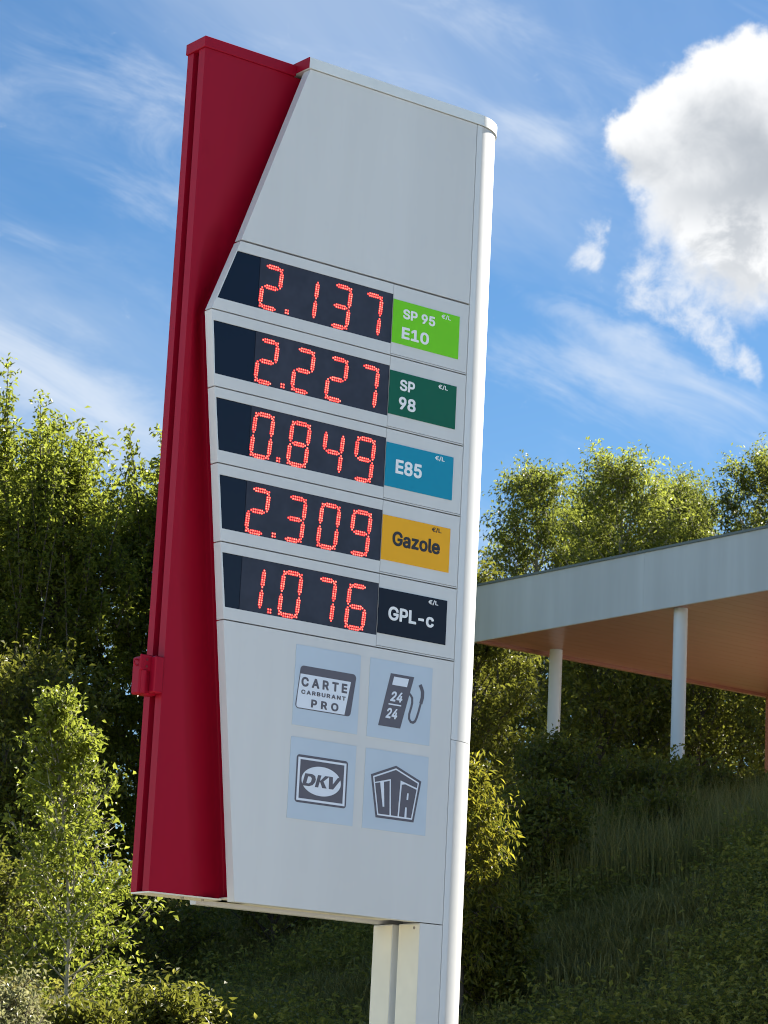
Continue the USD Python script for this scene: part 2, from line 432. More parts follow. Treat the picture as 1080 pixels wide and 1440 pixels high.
# top blank panel and lower blank panel
part('top_panel', prism_xz(body_poly(6.151 + 0.007, 7.214, SEAM), 0.0, LIP), M['white'], totem)
rows = [6.151, 5.746, 5.340, 4.944, 4.540, 4.142]
part('lower_panel', prism_xz(body_poly(2.734, 4.142 - G, SEAM), 0.0, LIP), M['white'], totem)
disp = [((-1.562, 6.092), (-0.530, 6.092), (-0.530, 5.812), (-1.668, 5.812)),
        ((-1.683, 5.688), (-0.530, 5.688), (-0.530, 5.407), (-1.653, 5.407)),
        ((-1.637, 5.285), (-0.530, 5.285), (-0.530, 5.011), (-1.602, 5.011)),
        ((-1.586, 4.885), (-0.530, 4.885), (-0.530, 4.607), (-1.551, 4.607)),
        ((-1.539, 4.486), (-0.530, 4.486), (-0.530, 4.207), (-1.503, 4.207))]
tiles = [(5.822, 6.066), (5.422, 5.665), (5.022, 5.263), (4.619, 4.863), (4.221, 4.464)]
prices = ['2.137', '2.227', '0.849', '2.309', '1.076']
tilemats = ['t_green', 't_dgreen', 't_teal', 't_amber', 't_black']

# lettering ---------------------------------------------------------------
def glyphs(txt, bold, fat):
    """The outline of a piece of lettering as a shapely shape, capitals one unit tall, strokes widened by fat."""
    m = meshkit.text_mesh(txt, 1.0, 0.01, bold)
    top = m.triangles[m.face_normals[:, 2] > 0.9][:, :, :2]
    g = unary_union([sg.Polygon(t).buffer(1e-4) for t in top])
    return g.buffer(fat).simplify(0.004)


def text_in(txt, x0, x1, z0, z1, y, depth=0.0016, bold=False, shear=0.0, spacing=0.0, fat=0.022):
    if spacing:
        gs, at = [], 0.0
        for ch in txt:
            g = glyphs(ch, bold, fat); g = affinity.translate(g, at - g.bounds[0], 0)
            at = g.bounds[2] + spacing; gs.append(g)
        g = unary_union(gs)
    else:
        g = glyphs(txt, bold, fat)
    a0, b0, a1, b1 = g.bounds
    kx, kz = (x1 - x0) / (a1 - a0), (z1 - z0) / (b1 - b0)
    g = affinity.affine_transform(g, [kx, shear * kz, 0, kz, x0 - kx * a0 - shear * kz * b0, z0 - kz * b0])
    return prism_xz(g, y - depth, y)


letter = [
    [('SP 95', -0.463, -0.240, 5.969, 6.025, 1), ('E10', -0.466, -0.278, 5.855, 5.922, 1)],
    [('SP', -0.461, -0.358, 5.564, 5.627, 1), ('98', -0.463, -0.348, 5.459, 5.531, 1)],
    [('E85', -0.463, -0.284, 5.101, 5.180, 1)],
    [('Gazole', -0.461, -0.136, 4.705, 4.785, 1)],
    [('GPL-c', -0.464, -0.156, 4.300, 4.375, 1)]]

SEGMENTS = {'0': 'abcdef', '1': 'bc', '2': 'abged', '3': 'abgcd', '4': 'fgbc', '5': 'afgcd', '6': 'afgedc', '7': 'abc', '8': 'abcdefg', '9': 'abcdfg'}
DW, DH, SL = 0.112, 0.226, 0.085       # stroke centre width, height, slant


def led(cx, cz, y, r=0.0070, r2=0.0024, s=6):
    a = np.arange(s) * 2 * np.pi / s + 0.3
    ring = np.stack([cx + r * np.cos(a), np.full(s, y), cz + r * np.sin(a)], 1)
    mid = np.stack([cx + r2 * np.cos(a), np.full(s, y - 0.0030), cz + r2 * np.sin(a)], 1)
    v = np.vstack([ring, mid, [[cx, y - 0.0042, cz]]])
    k = np.arange(s); k1 = (k + 1) % s
    f = np.vstack([np.stack([k, k1, s + k1], 1), np.stack([k, s + k1, s + k], 1), np.stack([s + k, s + k1, np.full(s, 2 * s)], 1)])
    glow = np.r_[np.zeros(s), np.full(s, 0.55), [1.0]]
    return v, f, glow


def digit_leds(ch):
    hw, hh = DW / 2, DH / 2
    off = 0.0068
    pts = []
    def seg(p, q, n=6):
        p, q = np.array(p, float), np.array(q, float)
        d = (q - p); L = np.linalg.norm(d); d /= L; nrm = np.array([-d[1], d[0]])
        ts = np.linspace(0.017, L - 0.017, n)
        for t in ts:
            for sgn in (-1, 1): pts.append(p + d * t + nrm * off * sgn)
        pts.append(p + d * 0.004); pts.append(q - d * 0.004)
    c = 0.012                                   # rounded corners: strokes of the outer corners move in
    lines = {'a': ((-hw + c, hh), (hw - c, hh)), 'g': ((-hw + c, 0), (hw - c, 0)), 'd': ((-hw + c, -hh), (hw - c, -hh)),
             'b': ((hw, hh - c), (hw, c * 0.5)), 'c': ((hw, -c * 0.5), (hw, -hh + c)), 'f': ((-hw, hh - c), (-hw, c * 0.5)), 'e': ((-hw, -c * 0.5), (-hw, -hh + c))}
    for s in SEGMENTS[ch]: seg(*lines[s], n=5 if s in 'agd' else 6)
    q = 0.0052
    for pair, (sx, sz) in {'ab': (1, 1), 'af': (-1, 1), 'cd': (1, -1), 'de': (-1, -1)}.items():
        if all(t in SEGMENTS[ch] for t in pair):
            for k in (-off, off): pts.append(np.array([sx * (hw - q + k * 0.75), sz * (hh - q + k * 0.75)]))
    pts = np.array(pts)
    # thin out lamps that would overlap
    keep = []
    for p in pts:
        if all(np.hypot(*(p - q)) > 0.0095 for q in keep): keep.append(p)
    p = np.array(keep)
    p[:, 0] += SL * p[:, 1]
    return p


def led_mesh(points, cx, cz, y, parent, name):
    vs, fs, gs, n = [], [], [], 0
    for (a, b) in points:
        v, f, gl = led(cx + a, cz + b, y)
        vs.append(v); fs.append(f + n); gs.append(gl * rng.uniform(0.5, 1.0)); n += len(v)
    m = usdkit.mesh(stage, path_of(parent, name), (np.vstack(vs), np.vstack(fs)), M['led'])
    UsdGeom.PrimvarsAPI(m).CreatePrimvar('glow', Sdf.ValueTypeNames.FloatArray, 'vertex').Set(Vt.FloatArray.FromNumpy(np.concatenate(gs).astype(np.float32)))
    return m.GetPrim()


YD = 0.006
for r in range(5):
    z1, z0 = rows[r] - G, rows[r + 1] + G
    frame = body_poly(z0, z1, -0.5345).difference(sg.Polygon(disp[r]))
    part('display_frame', prism_xz(frame, 0.0, LIP), M['white'], totem)
    # the door that carries the fuel's name, a hair's gap to the display frame
    part('label_panel', cat([prism_xz(sg.box(-0.5315, z0 + 0.009, SEAM, z1), 0.001, 0.05), prism_xz(sg.box(-0.5315, z0, SEAM, z0 + 0.006), 0.001, 0.05)]), M['white'], totem)
    dz = disp[r]
    win = part('display_window', prism_xz(sg.Polygon(dz).buffer(0.0015, join_style=2).intersection(sg.box(-1.70, 0, -0.533, 9)), YD, YD + 0.03), M['display'], totem)
    zc = (dz[0][1] + dz[2][1]) / 2
    part('led_module', prism_xz(sg.box(-1.412, dz[2][1] - 0.0008, -0.5335, dz[0][1] + 0.0008), YD - 0.003, YD), M['module'], win)
    s = prices[r]
    for k, (ch, cx) in enumerate(zip(s.replace('.', ''), (-1.336, -1.101, -0.881, -0.673))):
        led_mesh(digit_leds(ch), cx, zc - 0.011, YD - 0.0032, win, 'digit')
    led_mesh([(-.0075, -.0075), (.0075, -.0075), (-.0075, .0075), (.0075, .0075)], -1.227, zc - 0.011 - DH / 2 + 0.006, YD - 0.0032, win, 'decimal_point')
    t0, t1 = tiles[r]
    tile = part('label_tile', prism_xz(sg.box(-0.5315, t0, -0.0685, t1), -0.002, 0.0008), M[tilemats[r]], totem,
                label=('lime green fuel tile', 'dark green fuel tile', 'teal fuel tile', 'amber fuel tile', 'black fuel tile')[r])
    ink = M['ink_black'] if r == 3 else M['ink_white']
    for (tx, a, b, c, d, bo) in letter[r]:
        part('lettering', text_in(tx, a, b, c, d, -0.0021, bold=bool(bo)), ink, tile)
    zt = t1 - 0.012
    part('unit_lettering', text_in('\u20ac/L', -0.197, -0.131, zt - 0.027, zt, -0.0021), ink, tile)

# dark inner frame seen in the joints, and the display boxes' backs
part('inner_frame', prism_xz(body_poly(2.78, 7.15, -0.02).buffer(-0.075), 0.066, 0.28), M['gap'], totem)

# pictogram plates --------------------------------------------------------
S42 = 0.42


def loc(poly, x0, z0): return affinity.affine_transform(poly, [S42, 0, 0, S42, x0, z0])


def rounded(poly, r): return poly.buffer(-r, join_style=1).buffer(r, join_style=1, quad_segs=8)


plates = [(-1.048, 3.664), (-0.567, 3.664), (-1.048, 3.185), (-0.567, 3.185)]
PL = []
for (x0, z0) in plates:
    PL.append(part('pictogram_plate', prism_xz(sg.box(x0, z0, x0 + S42 - 0.001, z0 + S42 - 0.002), -0.0022, 0.0008), M['plate'], totem))
YP = -0.0023


def ink(poly, k, y, m, name): part(name, prism_xz(loc(poly, *plates[k]), y - 0.0008, y), M[m], PL[k])


# 1: fuel card
card = rounded(sg.Polygon([(0.086, 0.745), (0.944, 0.745), (0.875, 0.208), (0.027, 0.208)]), 0.05)
inner = sg.Polygon([(0.081, 0.642), (0.861, 0.642), (0.785, 0.219), (0.045, 0.219)]).intersection(card.buffer(-0.012))
ink(card.difference(inner), 0, YP, 'ink_grey', 'card_outline')
ink(inner.buffer(-0.0005), 0, YP, 'plate_light', 'card_face')


def word(txt, k, u0, u1, v0, v1, m='ink_grey', y=YP - 0.0010, **kw):
    x0, z0 = plates[k]
    part('lettering', text_in(txt, x0 + u0 * S42, x0 + u1 * S42, z0 + v0 * S42, z0 + v1 * S42, y, 0.0008, **kw), M[m], PL[k])


word('CARTE', 0, 0.105, 0.806, 0.487, 0.607, bold=True, spacing=0.44, fat=0.04)
word('CARBURANT', 0, 0.110, 0.790, 0.394, 0.447, bold=True, spacing=0.30, fat=0.04)
word('PRO', 0, 0.268, 0.686, 0.243, 0.346, bold=True, spacing=0.55, fat=0.04)
# 2: pump
pump = sg.Polygon([(0.331, 0.842), (0.705, 0.842), (0.519, 0.161), (0.17, 0.161)])
wnd = sg.Polygon([(0.385, 0.806), (0.625, 0.806), (0.597, 0.698), (0.358, 0.698)])
hose = sg.LineString([(0.625, 0.622), (0.655, 0.612), (0.688, 0.575), (0.692, 0.51), (0.680, 0.455), (0.652, 0.361), (0.653, 0.305), (0.680, 0.268), (0.720, 0.263), (0.752, 0.285), (0.775, 0.335), (0.801, 0.415), (0.836, 0.55)]).buffer(0.016)
nozzle = sg.LineString([(0.83, 0.52), (0.851, 0.60), (0.850, 0.674), (0.832, 0.715), (0.805, 0.758)]).buffer(0.026, cap_style=2)
ink(unary_union([pump.difference(wnd), hose, nozzle]), 1, YP, 'ink_grey', 'pump_symbol')
ink(wnd.buffer(-0.001), 1, YP, 'plate_light', 'pump_window')
word('24', 1, 0.336, 0.520, 0.490, 0.619, m='plate_light', bold=True, shear=0.25)
word('24', 1, 0.276, 0.450, 0.268, 0.402, m='plate_light', bold=True, shear=0.25)
ink(sg.box(0.317, 0.441, 0.516, 0.458), 1, YP - 0.0010, 'plate_light', 'fraction_bar')
# 3: oval emblem in a square
sq = rounded(sg.box(0.100, 0.205, 0.880, 0.790), 0.04)
ring = sg.box(0.123, 0.231, 0.858, 0.760)
dk = sg.box(0.158, 0.259, 0.824, 0.733)
el = affinity.scale(sg.Point(0, 0).buffer(1, quad_segs=24), 0.300, 0.180)
el = affinity.translate(el, 0.487, 0.494)
ink(unary_union([sq.difference(ring), dk.difference(el)]), 2, YP, 'ink_grey', 'emblem_field')
ink(unary_union([ring.difference(dk).buffer(-0.001), el.buffer(-0.001)]), 2, YP, 'plate_light', 'emblem_ground')
D_ = sg.Polygon([(0, 0), (0, 1), (0.60, 1), (0.86, 0.88), (1, 0.62), (1, 0.38), (0.86, 0.12), (0.60, 0)], [[(0.30, 0.22), (0.52, 0.22), (0.66, 0.36), (0.66, 0.64), (0.52, 0.78), (0.30, 0.78)]])
K_ = unary_union([sg.box(0, 0, 0.30, 1), sg.Polygon([(0.25, 0.42), (0.66, 1), (1.06, 1), (0.56, 0.46)]), sg.Polygon([(0.28, 0.56), (0.54, 0.64), (1.08, 0), (0.68, 0)])])
V_ = sg.Polygon([(0, 1), (0.33, 1), (0.50, 0.40), (0.78, 1), (1.14, 1), (0.64, 0), (0.26, 0)])
dkv = unary_union([affinity.affine_transform(q_, [w_, 0.27 * 0.152, 0, 0.152, o_, 0.417]) for q_, w_, o_ in ((D_, 0.180, 0.197), (K_, 0.165, 0.392), (V_, 0.172, 0.560))])
part('lettering', prism_xz(loc(dkv, *plates[2]), YP - 0.0018, YP - 0.0010), M['ink_grey'], PL[2])
# 4: five-sided emblem
pen = sg.Polygon([(0.485, 0.828), (0.895, 0.676), (0.800, 0.150), (0.200, 0.150), (0.096, 0.676)])
ps = pen.buffer(-0.030, join_style=2)
core = pen.buffer(-0.050, join_style=2)
tt = sg.Polygon([(0.49, 0.85), (0.9, 0.70), (0.830, 0.585), (0.566, 0.652), (0.541, 0.15), (0.443, 0.15), (0.412, 0.652), (0.160, 0.585), (0.1, 0.70)]).intersection(core)
uu_ = sg.Polygon([(0.10, 0.556), (0.246, 0.592), (0.302, 0.294), (0.329, 0.294), (0.306, 0.604), (0.394, 0.627), (0.419, 0.15), (0.1, 0.15)]).intersection(core)
aa_ = sg.Polygon([(0.588, 0.600), (0.640, 0.612), (0.90, 0.545), (0.90, 0.15), (0.684, 0.15), (0.684, 0.325), (0.656, 0.325), (0.648, 0.15), (0.562, 0.15)]).intersection(core)
aa_ = aa_.difference(sg.Polygon([(0.678, 0.505), (0.704, 0.505), (0.698, 0.42), (0.672, 0.42)]))
dark = unary_union([pen.difference(ps), tt, uu_, aa_])
ink(dark, 3, YP, 'ink_grey', 'emblem_field')
ink(ps.difference(unary_union([tt, uu_, aa_])).buffer(-0.001), 3, YP, 'plate_light', 'emblem_ground')

# rounded right-hand profile ------------------------------------------------
def half_round(r, cx, cy, n=32, stretch=1.22):
    a = np.linspace(-np.pi / 2, np.pi / 2, n)
    return [(cx + r * stretch * math.cos(t), cy + r * math.sin(t)) for t in a]


def prism_xy(poly, z0, z1):
    m = trimesh.creation.extrude_polygon(poly, z1 - z0, engine='earcut'); m.apply_translation([0, 0, z0]); return m


prof = sg.Polygon(half_round(T / 2, 0.0, T / 2))
part('rounded_profile', prism_xy(prof, 3.719, 7.214), M['white'], totem, smooth=20)
part('rounded_profile', prism_xy(prof, -0.2, 3.716), M['white'], totem, smooth=20)
# back of the white body, mirrored, plain panels
part('back_panel', prism_xz(body_poly(6.158, 7.214, SEAM), T - YR, T), M['white'], totem)
part('back_panel', prism_xz(body_poly(4.146, 6.147, SEAM), T - YR, T), M['white'], totem)
part('back_panel', prism_xz(body_poly(2.734, 4.138, SEAM), T - 0.055, T), M['white'], totem)
# underside, set up from the lips of the front and back panels
und = sg.Polygon([(-1.32, LIP + 0.001), (-0.16, LIP + 0.001), (-0.16, 0.325), (-1.32, 0.325)])
part('underside_plate', prism_xy(und, 2.752, 2.760), M['cream'], totem)  # cream tone carries the warm bounce from below
for bx in (-1.13, -0.72):
    part('underside_bracket', box(bx, bx + 0.025, 0.125, 0.17, 2.742, 2.752, 0.003), M['white_side'], totem)
# caps
oc = 0.008
cap_front = sg.Polygon([(-1.1795, -oc)] + half_round(T / 2 + oc, 0.0, T / 2) + [(-1.1795, T + oc)])
part('white_cap', prism_xy(cap_front, 7.218, 7.278), M['cap'], totem, smooth=20)
part('cap_end', prism_xy(sg.box(-1.184, -oc, -1.1805, T + oc), 7.218, 7.278), M['red'], totem)

# crimson wing --------------------------------------------------------------
XL, YB = -1.771, 0.283
YC = 0.1692
sec = sg.Polygon([(XL, YR), (XL + 0.026, YR), (XL + 0.026, YC), (-1.1, YC), (-1.1, YB), (XL, YB), (XL, 0.2275), (XL + 0.058, 0.2275), (XL + 0.058, 0.1745), (XL, 0.1745)])
wing = part('crimson_wing', prism_xy(sec, 2.752, 7.2), M['red'], totem)
zs = np.unique(np.r_[np.linspace(2.752, 7.2, 40), 5.746])
gv = []
for z in zs:
    xe = left_at(z)
    wv = min(0.20, xe - XL - 0.035)
    dep = 0.050 * (1 - 0.80 * float(sm(z, 5.6, 7.1)))  # inward cove, shaped to darken the red beside the white edge
    tt = np.linspace(0, 1, 11)
    xs = np.r_[XL + 0.0262, xe - wv + tt * (wv + 0.045), xe + 0.052, xe + 0.052]
    ys = np.r_[YR, YR + dep * (tt ** 2 * (3 - 2 * tt)) ** 0.9, YR + dep * 0.9, LIP + 0.001]
    gv.append(np.stack([xs, ys, np.full(14, z)], 1))
gv = np.array(gv); a_, b_ = gv.shape[:2]
ii, jj = np.meshgrid(np.arange(a_ - 1), np.arange(b_ - 1), indexing='ij')
qd = np.stack([ii * b_ + jj, ii * b_ + jj + 1, (ii + 1) * b_ + jj + 1, (ii + 1) * b_ + jj], -1).reshape(-1, 4)
part('wing_front_sheet', (gv.reshape(-1, 3), qd), M['red'], totem, smooth=35)
part('groove_liner', box(XL + 0.046, XL + 0.054, 0.177, 0.225, 2.76, 7.19), M['red_dark'], wing)  # added dark strip standing in for the shade inside the groove
part('crimson_cap', box(XL - 0.009, -1.1845, YR - 0.009, YB + 0.009, 7.2015, 7.262, 0.002), M['red'], totem)
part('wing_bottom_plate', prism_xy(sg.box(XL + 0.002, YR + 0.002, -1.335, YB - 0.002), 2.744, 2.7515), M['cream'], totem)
part('drain_screw', cyl((-1.55, 0.15, 2.736), (-1.55, 0.15, 2.744), 0.009, 10), M['galv'], totem)
part('drain_screw', cyl((-1.42, 0.16, 2.736), (-1.42, 0.16, 2.744), 0.006, 10), M['galv'], totem)

# lock housing on the wing's end
lk = part('lock_housing', box(XL - 0.112, XL - 0.001, 0.160, 0.235, 3.728, 3.918, 0.008), M['red'], totem)
part('lock_lid', box(XL - 0.118, XL - 0.005, 0.147, 0.1595, 3.845, 3.926, 0.004), M['red'], lk)
part('lock_strap', box(XL - 0.056, XL - 0.002, 0.106, 0.1595, 3.735, 3.921, 0.006), M['red'], lk)
part('lock_rod', cyl((XL - 0.088, 0.155, 3.730), (XL - 0.088, 0.155, 3.845), 0.016, 16), M['red'], lk)
th = np.linspace(0, 2 * np.pi, 15)
part('eye_ring', tube(np.stack([XL - 0.122 + 0.013 * np.cos(th), np.full(15, 0.18), 3.885 + 0.016 * np.sin(th)], 1), 0.0035, 6, caps=False), M['red'], lk)
for bz in (3.90, 3.865): part('lock_bolt', cyl((XL - 0.082, 0.1435, bz), (XL - 0.082, 0.147, bz), 0.007, 8), M['red_dark'], lk)

# leg
XG = -0.153
leg_sec = sg.Polygon([(XG, 0.0), (SEAM, 0.0), (SEAM, T), (XG, T), (XG, 0.234), (XG + 0.06, 0.230), (XG + 0.06, 0.184), (XG, 0.180)])
leg = part('leg', prism_xy(leg_sec, -0.2, 2.7285), M['white'], totem)
part('leg_end_plate', cat([box(XG - 0.003, XG - 0.0005, 0.002, 0.176, -0.2, 2.722), box(XG - 0.003, XG - 0.0005, 0.238, T - 0.002, -0.2, 2.722)]), M['cream'], leg)  # added sheets over the white leg, warm bounce put into their colour
part('leg_screw', cyl((XG - 0.006, 0.045, 2.705), (XG + 0.001, 0.045, 2.705), 0.008, 10), M['galv'], leg)

# ------------------------------------------------------------------ canopy on the bank
canopy = thing('forecourt_canopy', 'flat grey canopy with reddish timber soffit on white columns', 'canopy', (12.4, 15.0, 5.0))
O = np.array([12.4, 15.0, 5.0])


def cpart(name, m, material, **kw):
    m.apply_translation(-O); return part(name, m, material, canopy, **kw)


ZS, ZT = 7.827, 8.535
XA, XB_, YA, YBk = 12.39, 18.6, 1.0, 15.18
# fascia on the long side, in sheets with fine joints
edges = np.r_[YBk, 12.03, 9.05, 6.07, 3.09, YA]
for a, b in zip(edges[:-1], edges[1:]):
    off = 0.0
    cpart('fascia_panel', box(XA + off, XA + 0.03, b + 0.001, a - 0.001, ZS - 0.004, ZT, 0.0), M['fascia'])
for a, b in zip(np.arange(XA + 0.031, XB_, 2.9), np.arange(XA + 0.031, XB_, 2.9) + 2.896):
    cpart('fascia_panel', box(a, b, YBk - 0.03, YBk, ZS - 0.004, ZT), M['fascia'])
cpart('roof_trim', cat([box(XA - 0.02, XA + 0.09, YA, YBk + 0.02, ZT + 0.001, ZT + 0.03), box(XA + 0.0901, XB_, YBk - 0.09, YBk + 0.02, ZT + 0.001, ZT + 0.03)]), M['fascia_top'])
cpart('roof_deck', box(XA + 0.031, XB_, YA, YBk - 0.031, ZS + 0.06, ZT - 0.02), M['fascia_top'])
n = 0
for y0 in np.arange(YA, YBk - 0.12, 0.20):
    y1 = min(y0 + 0.20, YBk - 0.11)
    cpart('soffit_board', box(XA + 0.05, XB_, y0 + 0.0025, y1 - 0.0025, ZS + 0.020, ZS + 0.04), M['soffit'])
cpart('edge_beam', box(XA + 0.03, XB_, YBk - 0.10, YBk - 0.031, ZS - 0.02, ZS + 0.055), M['soffit'])
for (cx, cy) in ((12.62, 11.63), (13.50, 14.86), (12.62, 7.0), (12.62, 2.2), (18.2, 14.86), (18.2, 7.0), (18.2, 2.2)):
    z0 = float(ground_z(cx, cy)) - 0.3
    cpart('column', cyl((cx, cy, z0), (cx, cy, ZS + 0.0195), 0.082, 28), M['column'], smooth=40)
cpart('timber_wall', box(17.50, 17.66, YBk - 1.6, YBk - 0.105, 4.4, ZS + 0.019), M['soffit'])

# ------------------------------------------------------------------ plants
def leaves_mesh(base, axis_, nrm, length, width, fold=0.25):
    """Leaf quads folded on the midrib: base point, direction, normal per leaf."""
    side = np.cross(axis_, nrm); side /= np.linalg.norm(side, axis=1, keepdims=True) + 1e-9
    nrm = np.cross(side, axis_)
    L, Wd = length[:, None], width[:, None]
    mid = base + axis_ * L * 0.45
    a, c = base, base + axis_ * L - nrm * L * 0.10
    b = mid + side * Wd * 0.5 + nrm * Wd * fold
    d = mid - side * Wd * 0.5 + nrm * Wd * fold
    v = np.stack([a, b, c, d], 1).reshape(-1, 3)
    k = np.arange(len(base))[:, None] * 4
    f = np.stack([k + [0, 1, 2], k + [0, 2, 3]], 1).reshape(-1, 3)
    return v, f


def unit(v): return v / (np.linalg.norm(v, axis=-1, keepdims=True) + 1e-9)


def grow(seed, H, R, crown0=0.1, limbs=40, twigs=14, per_twig=14, leaf=0.085, lw=0.5, prof=None, rise=0.6, droop=0.0, shoots=0, shoot_len=0.9,
         trunk_r=None, wander=0.25, twig_len=0.42, stems=1, dense_out=0.5, tint_bias=0.0, spread=0.0):
    """A plant at the origin. Returns (wood mesh, leaf verts, leaf faces, tint per vertex)."""
    r = np.random.default_rng(seed)
    prof = prof or (lambda t: math.sin(math.pi * min(1, 0.12 + 0.88 * t) ** 0.8) ** 0.75 if t < 1 else 0)
    trunk_r = trunk_r or 0.011 * H + 0.02
    wood, tw_p, tw_d, tw_l, tw_t = [], [], [], [], []
    for s in range(stems):
        lean = r.normal(0, 0.04 + spread, 2)
        k = 9
        tt_ = np.linspace(0, 1, k)
        ax = np.stack([lean[0] * H * tt_ ** 1.3 + np.cumsum(r.normal(0, wander * 0.12, k)) * tt_, lean[1] * H * tt_ ** 1.3 + np.cumsum(r.normal(0, wander * 0.12, k)) * tt_, H * tt_ * (1 - 0.12 * s / max(1, stems))], 1)
        wood.append(tube(ax, trunk_r / math.sqrt(stems) * (1 - 0.92 * tt_) + 0.004, 7))
        nl = limbs // stems
        for i in range(nl):
            t = crown0 + (0.985 - crown0) * ((i + r.random()) / nl) ** 0.9
            p0 = np.array([np.interp(t, tt_, ax[:, j]) for j in range(3)])
            az = i * 2.39996 + r.normal(0, 0.35) + s * 1.7
            tc = (t - crown0) / (1 - crown0)
            L = R * max(0.12, prof(tc)) * r.uniform(0.7, 1.12)
            el = rise * r.uniform(0.6, 1.3) + 0.45 * tc
            d = np.array([math.cos(az) * math.cos(el), math.sin(az) * math.cos(el), math.sin(el)])
            q = np.linspace(0, 1, 6)
            bend = np.stack([np.zeros(6), np.zeros(6), (0.18 - droop * 0.6) * L * q ** 2], 1)
            pl = p0 + d * L * q[:, None] + bend + np.cumsum(r.normal(0, 0.03 * L, (6, 3)), 0) * q[:, None]
            wood.append(tube(pl, max(0.006, 0.28 * trunk_r * (1 - t * 0.6)) * (1 - 0.85 * q) + 0.002, 4, caps=False))
            nt = max(3, int(twigs * (0.5 + 0.5 * L / R)))
            for j in range(nt):
                sft = dense_out * 0.35 + (1 - dense_out * 0.35) * r.random() ** 0.7
                pt = np.array([np.interp(sft, q, pl[:, j2]) for j2 in range(3)])
                dd = unit(d * 0.7 + r.normal(0, 0.65, 3) + np.array([0, 0, 0.25 - droop]))
                tw_p.append(pt); tw_d.append(dd); tw_l.append(twig_len * r.uniform(0.5, 1.25) * (0.6 + 0.4 * R)); tw_t.append(r.normal(0, 0.16))
        for i in range(shoots):
            t = r.uniform(0.55, 1.0); az = r.uniform(0, 6.283)
            p0 = np.array([np.interp(t, tt_, ax[:, j]) for j in range(3)]) + np.array([math.cos(az), math.sin(az), 0]) * R * prof(min(0.98, (t - crown0) / (1 - crown0))) * r.uniform(0.2, 0.95)
            ln = shoot_len * r.uniform(0.45, 1.3)
            dd = unit(np.array([math.cos(az) * 0.16, math.sin(az) * 0.16, 1]) + r.normal(0, 0.1, 3))
            q = np.linspace(0, 1, 6)
            wood.append(tube(p0 + dd * ln * q[:, None], 0.011 * (1 - 0.8 * q) + 0.002, 4, caps=False))
            for j in range(11):
                sft = 0.06 + 0.94 * j / 10
                tw_p.append(p0 + dd * ln * sft); tw_d.append(unit(dd + r.normal(0, 0.65, 3))); tw_l.append(0.20 * (1.25 - 0.85 * sft)); tw_t.append(0.12)
    P_, D_, L_, T_ = np.array(tw_p), np.array(tw_d), np.array(tw_l), np.array(tw_t)
    # twig wood
    n = len(P_)
    s_ = unit(np.cross(D_, [0.3, 0.2, 1.0])); b_ = np.cross(D_, s_)
    tip = P_ + D_ * L_[:, None] + np.array([0, 0, -1.0]) * (droop * L_ * 0.7)[:, None]
    rr = 0.004
    tv = np.stack([P_ + s_ * rr, P_ - s_ * rr * 0.5 + b_ * rr, P_ - s_ * rr * 0.5 - b_ * rr, tip], 1).reshape(-1, 3)
    kk = np.arange(n)[:, None] * 4
    tf = np.stack([kk + [0, 1, 3], kk + [1, 2, 3], kk + [2, 0, 3]], 1).reshape(-1, 3)
    wood.append(trimesh.Trimesh(tv, tf, process=False))
    # leaves
    m = n * per_twig
    tid = np.repeat(np.arange(n), per_twig)
    u = (np.tile(np.arange(per_twig), n) + r.random(m)) / per_twig
    base = P_[tid] + D_[tid] * (L_[tid] * u)[:, None] + np.array([0, 0, -1.0]) * (droop * L_[tid] * 0.7 * u ** 2)[:, None]
    base += r.normal(0, 0.020 + 0.03 * leaf / 0.085, (m, 3))
    ax_ = unit(D_[tid] * 0.5 + r.normal(0, 0.75, (m, 3)) + np.array([0, 0, -0.35 - droop]))
    nm = unit(r.normal(0, 0.55, (m, 3)) + np.array([0, 0, 0.8]) + 0.25 * unit(base - [0, 0, H * 0.5]))
    ln = leaf * r.uniform(0.65, 1.25, m)
    v, f = leaves_mesh(base, ax_, nm, ln, ln * lw)
    tint = np.clip(0.45 + tint_bias + T_[tid] + r.normal(0, 0.2, m), 0, 1)
    return trimesh.util.concatenate(wood), v, f, np.repeat(tint, 4)


GROUPS = {'thicket_tree': 'thicket trees on the left and behind the sign', 'birch_tree': 'birches behind the canopy', 'understorey_tree': 'dark trees under the birches', 'shrub': 'shaded shrubs on the bank'}


def plant(name, label, catg, d, l, leafm, woodm='bark', z=None, group=None, part_names=('trunk', 'crown'), **kw):
    x, y = dl_to_xy(d, l)
    zz = float(ground_z(x, y)) - 0.05 if z is None else z
    wood, v, f, tint = grow(**kw)
    t = thing(name, label, catg, (x, y, zz), group=group or GROUPS.get(name))
    part(part_names[0], wood, M[woodm], t, smooth=True)
    c = part(part_names[1], (v, f), M[leafm], t, primvars={'tint': tint})
    return t


oval = lambda t: math.sin(math.pi * (0.15 + 0.80 * t)) ** 0.8
cone = lambda t: (1 - t) ** 0.8 * min(1, 0.5 + 2.5 * t)
column_ = lambda t: min(1, 0.75 + t) * min(1, (1 - t) * 3.2) ** 0.6
bushy = lambda t: math.sqrt(max(0.03, 1 - (1.15 * t - 0.15) ** 2))

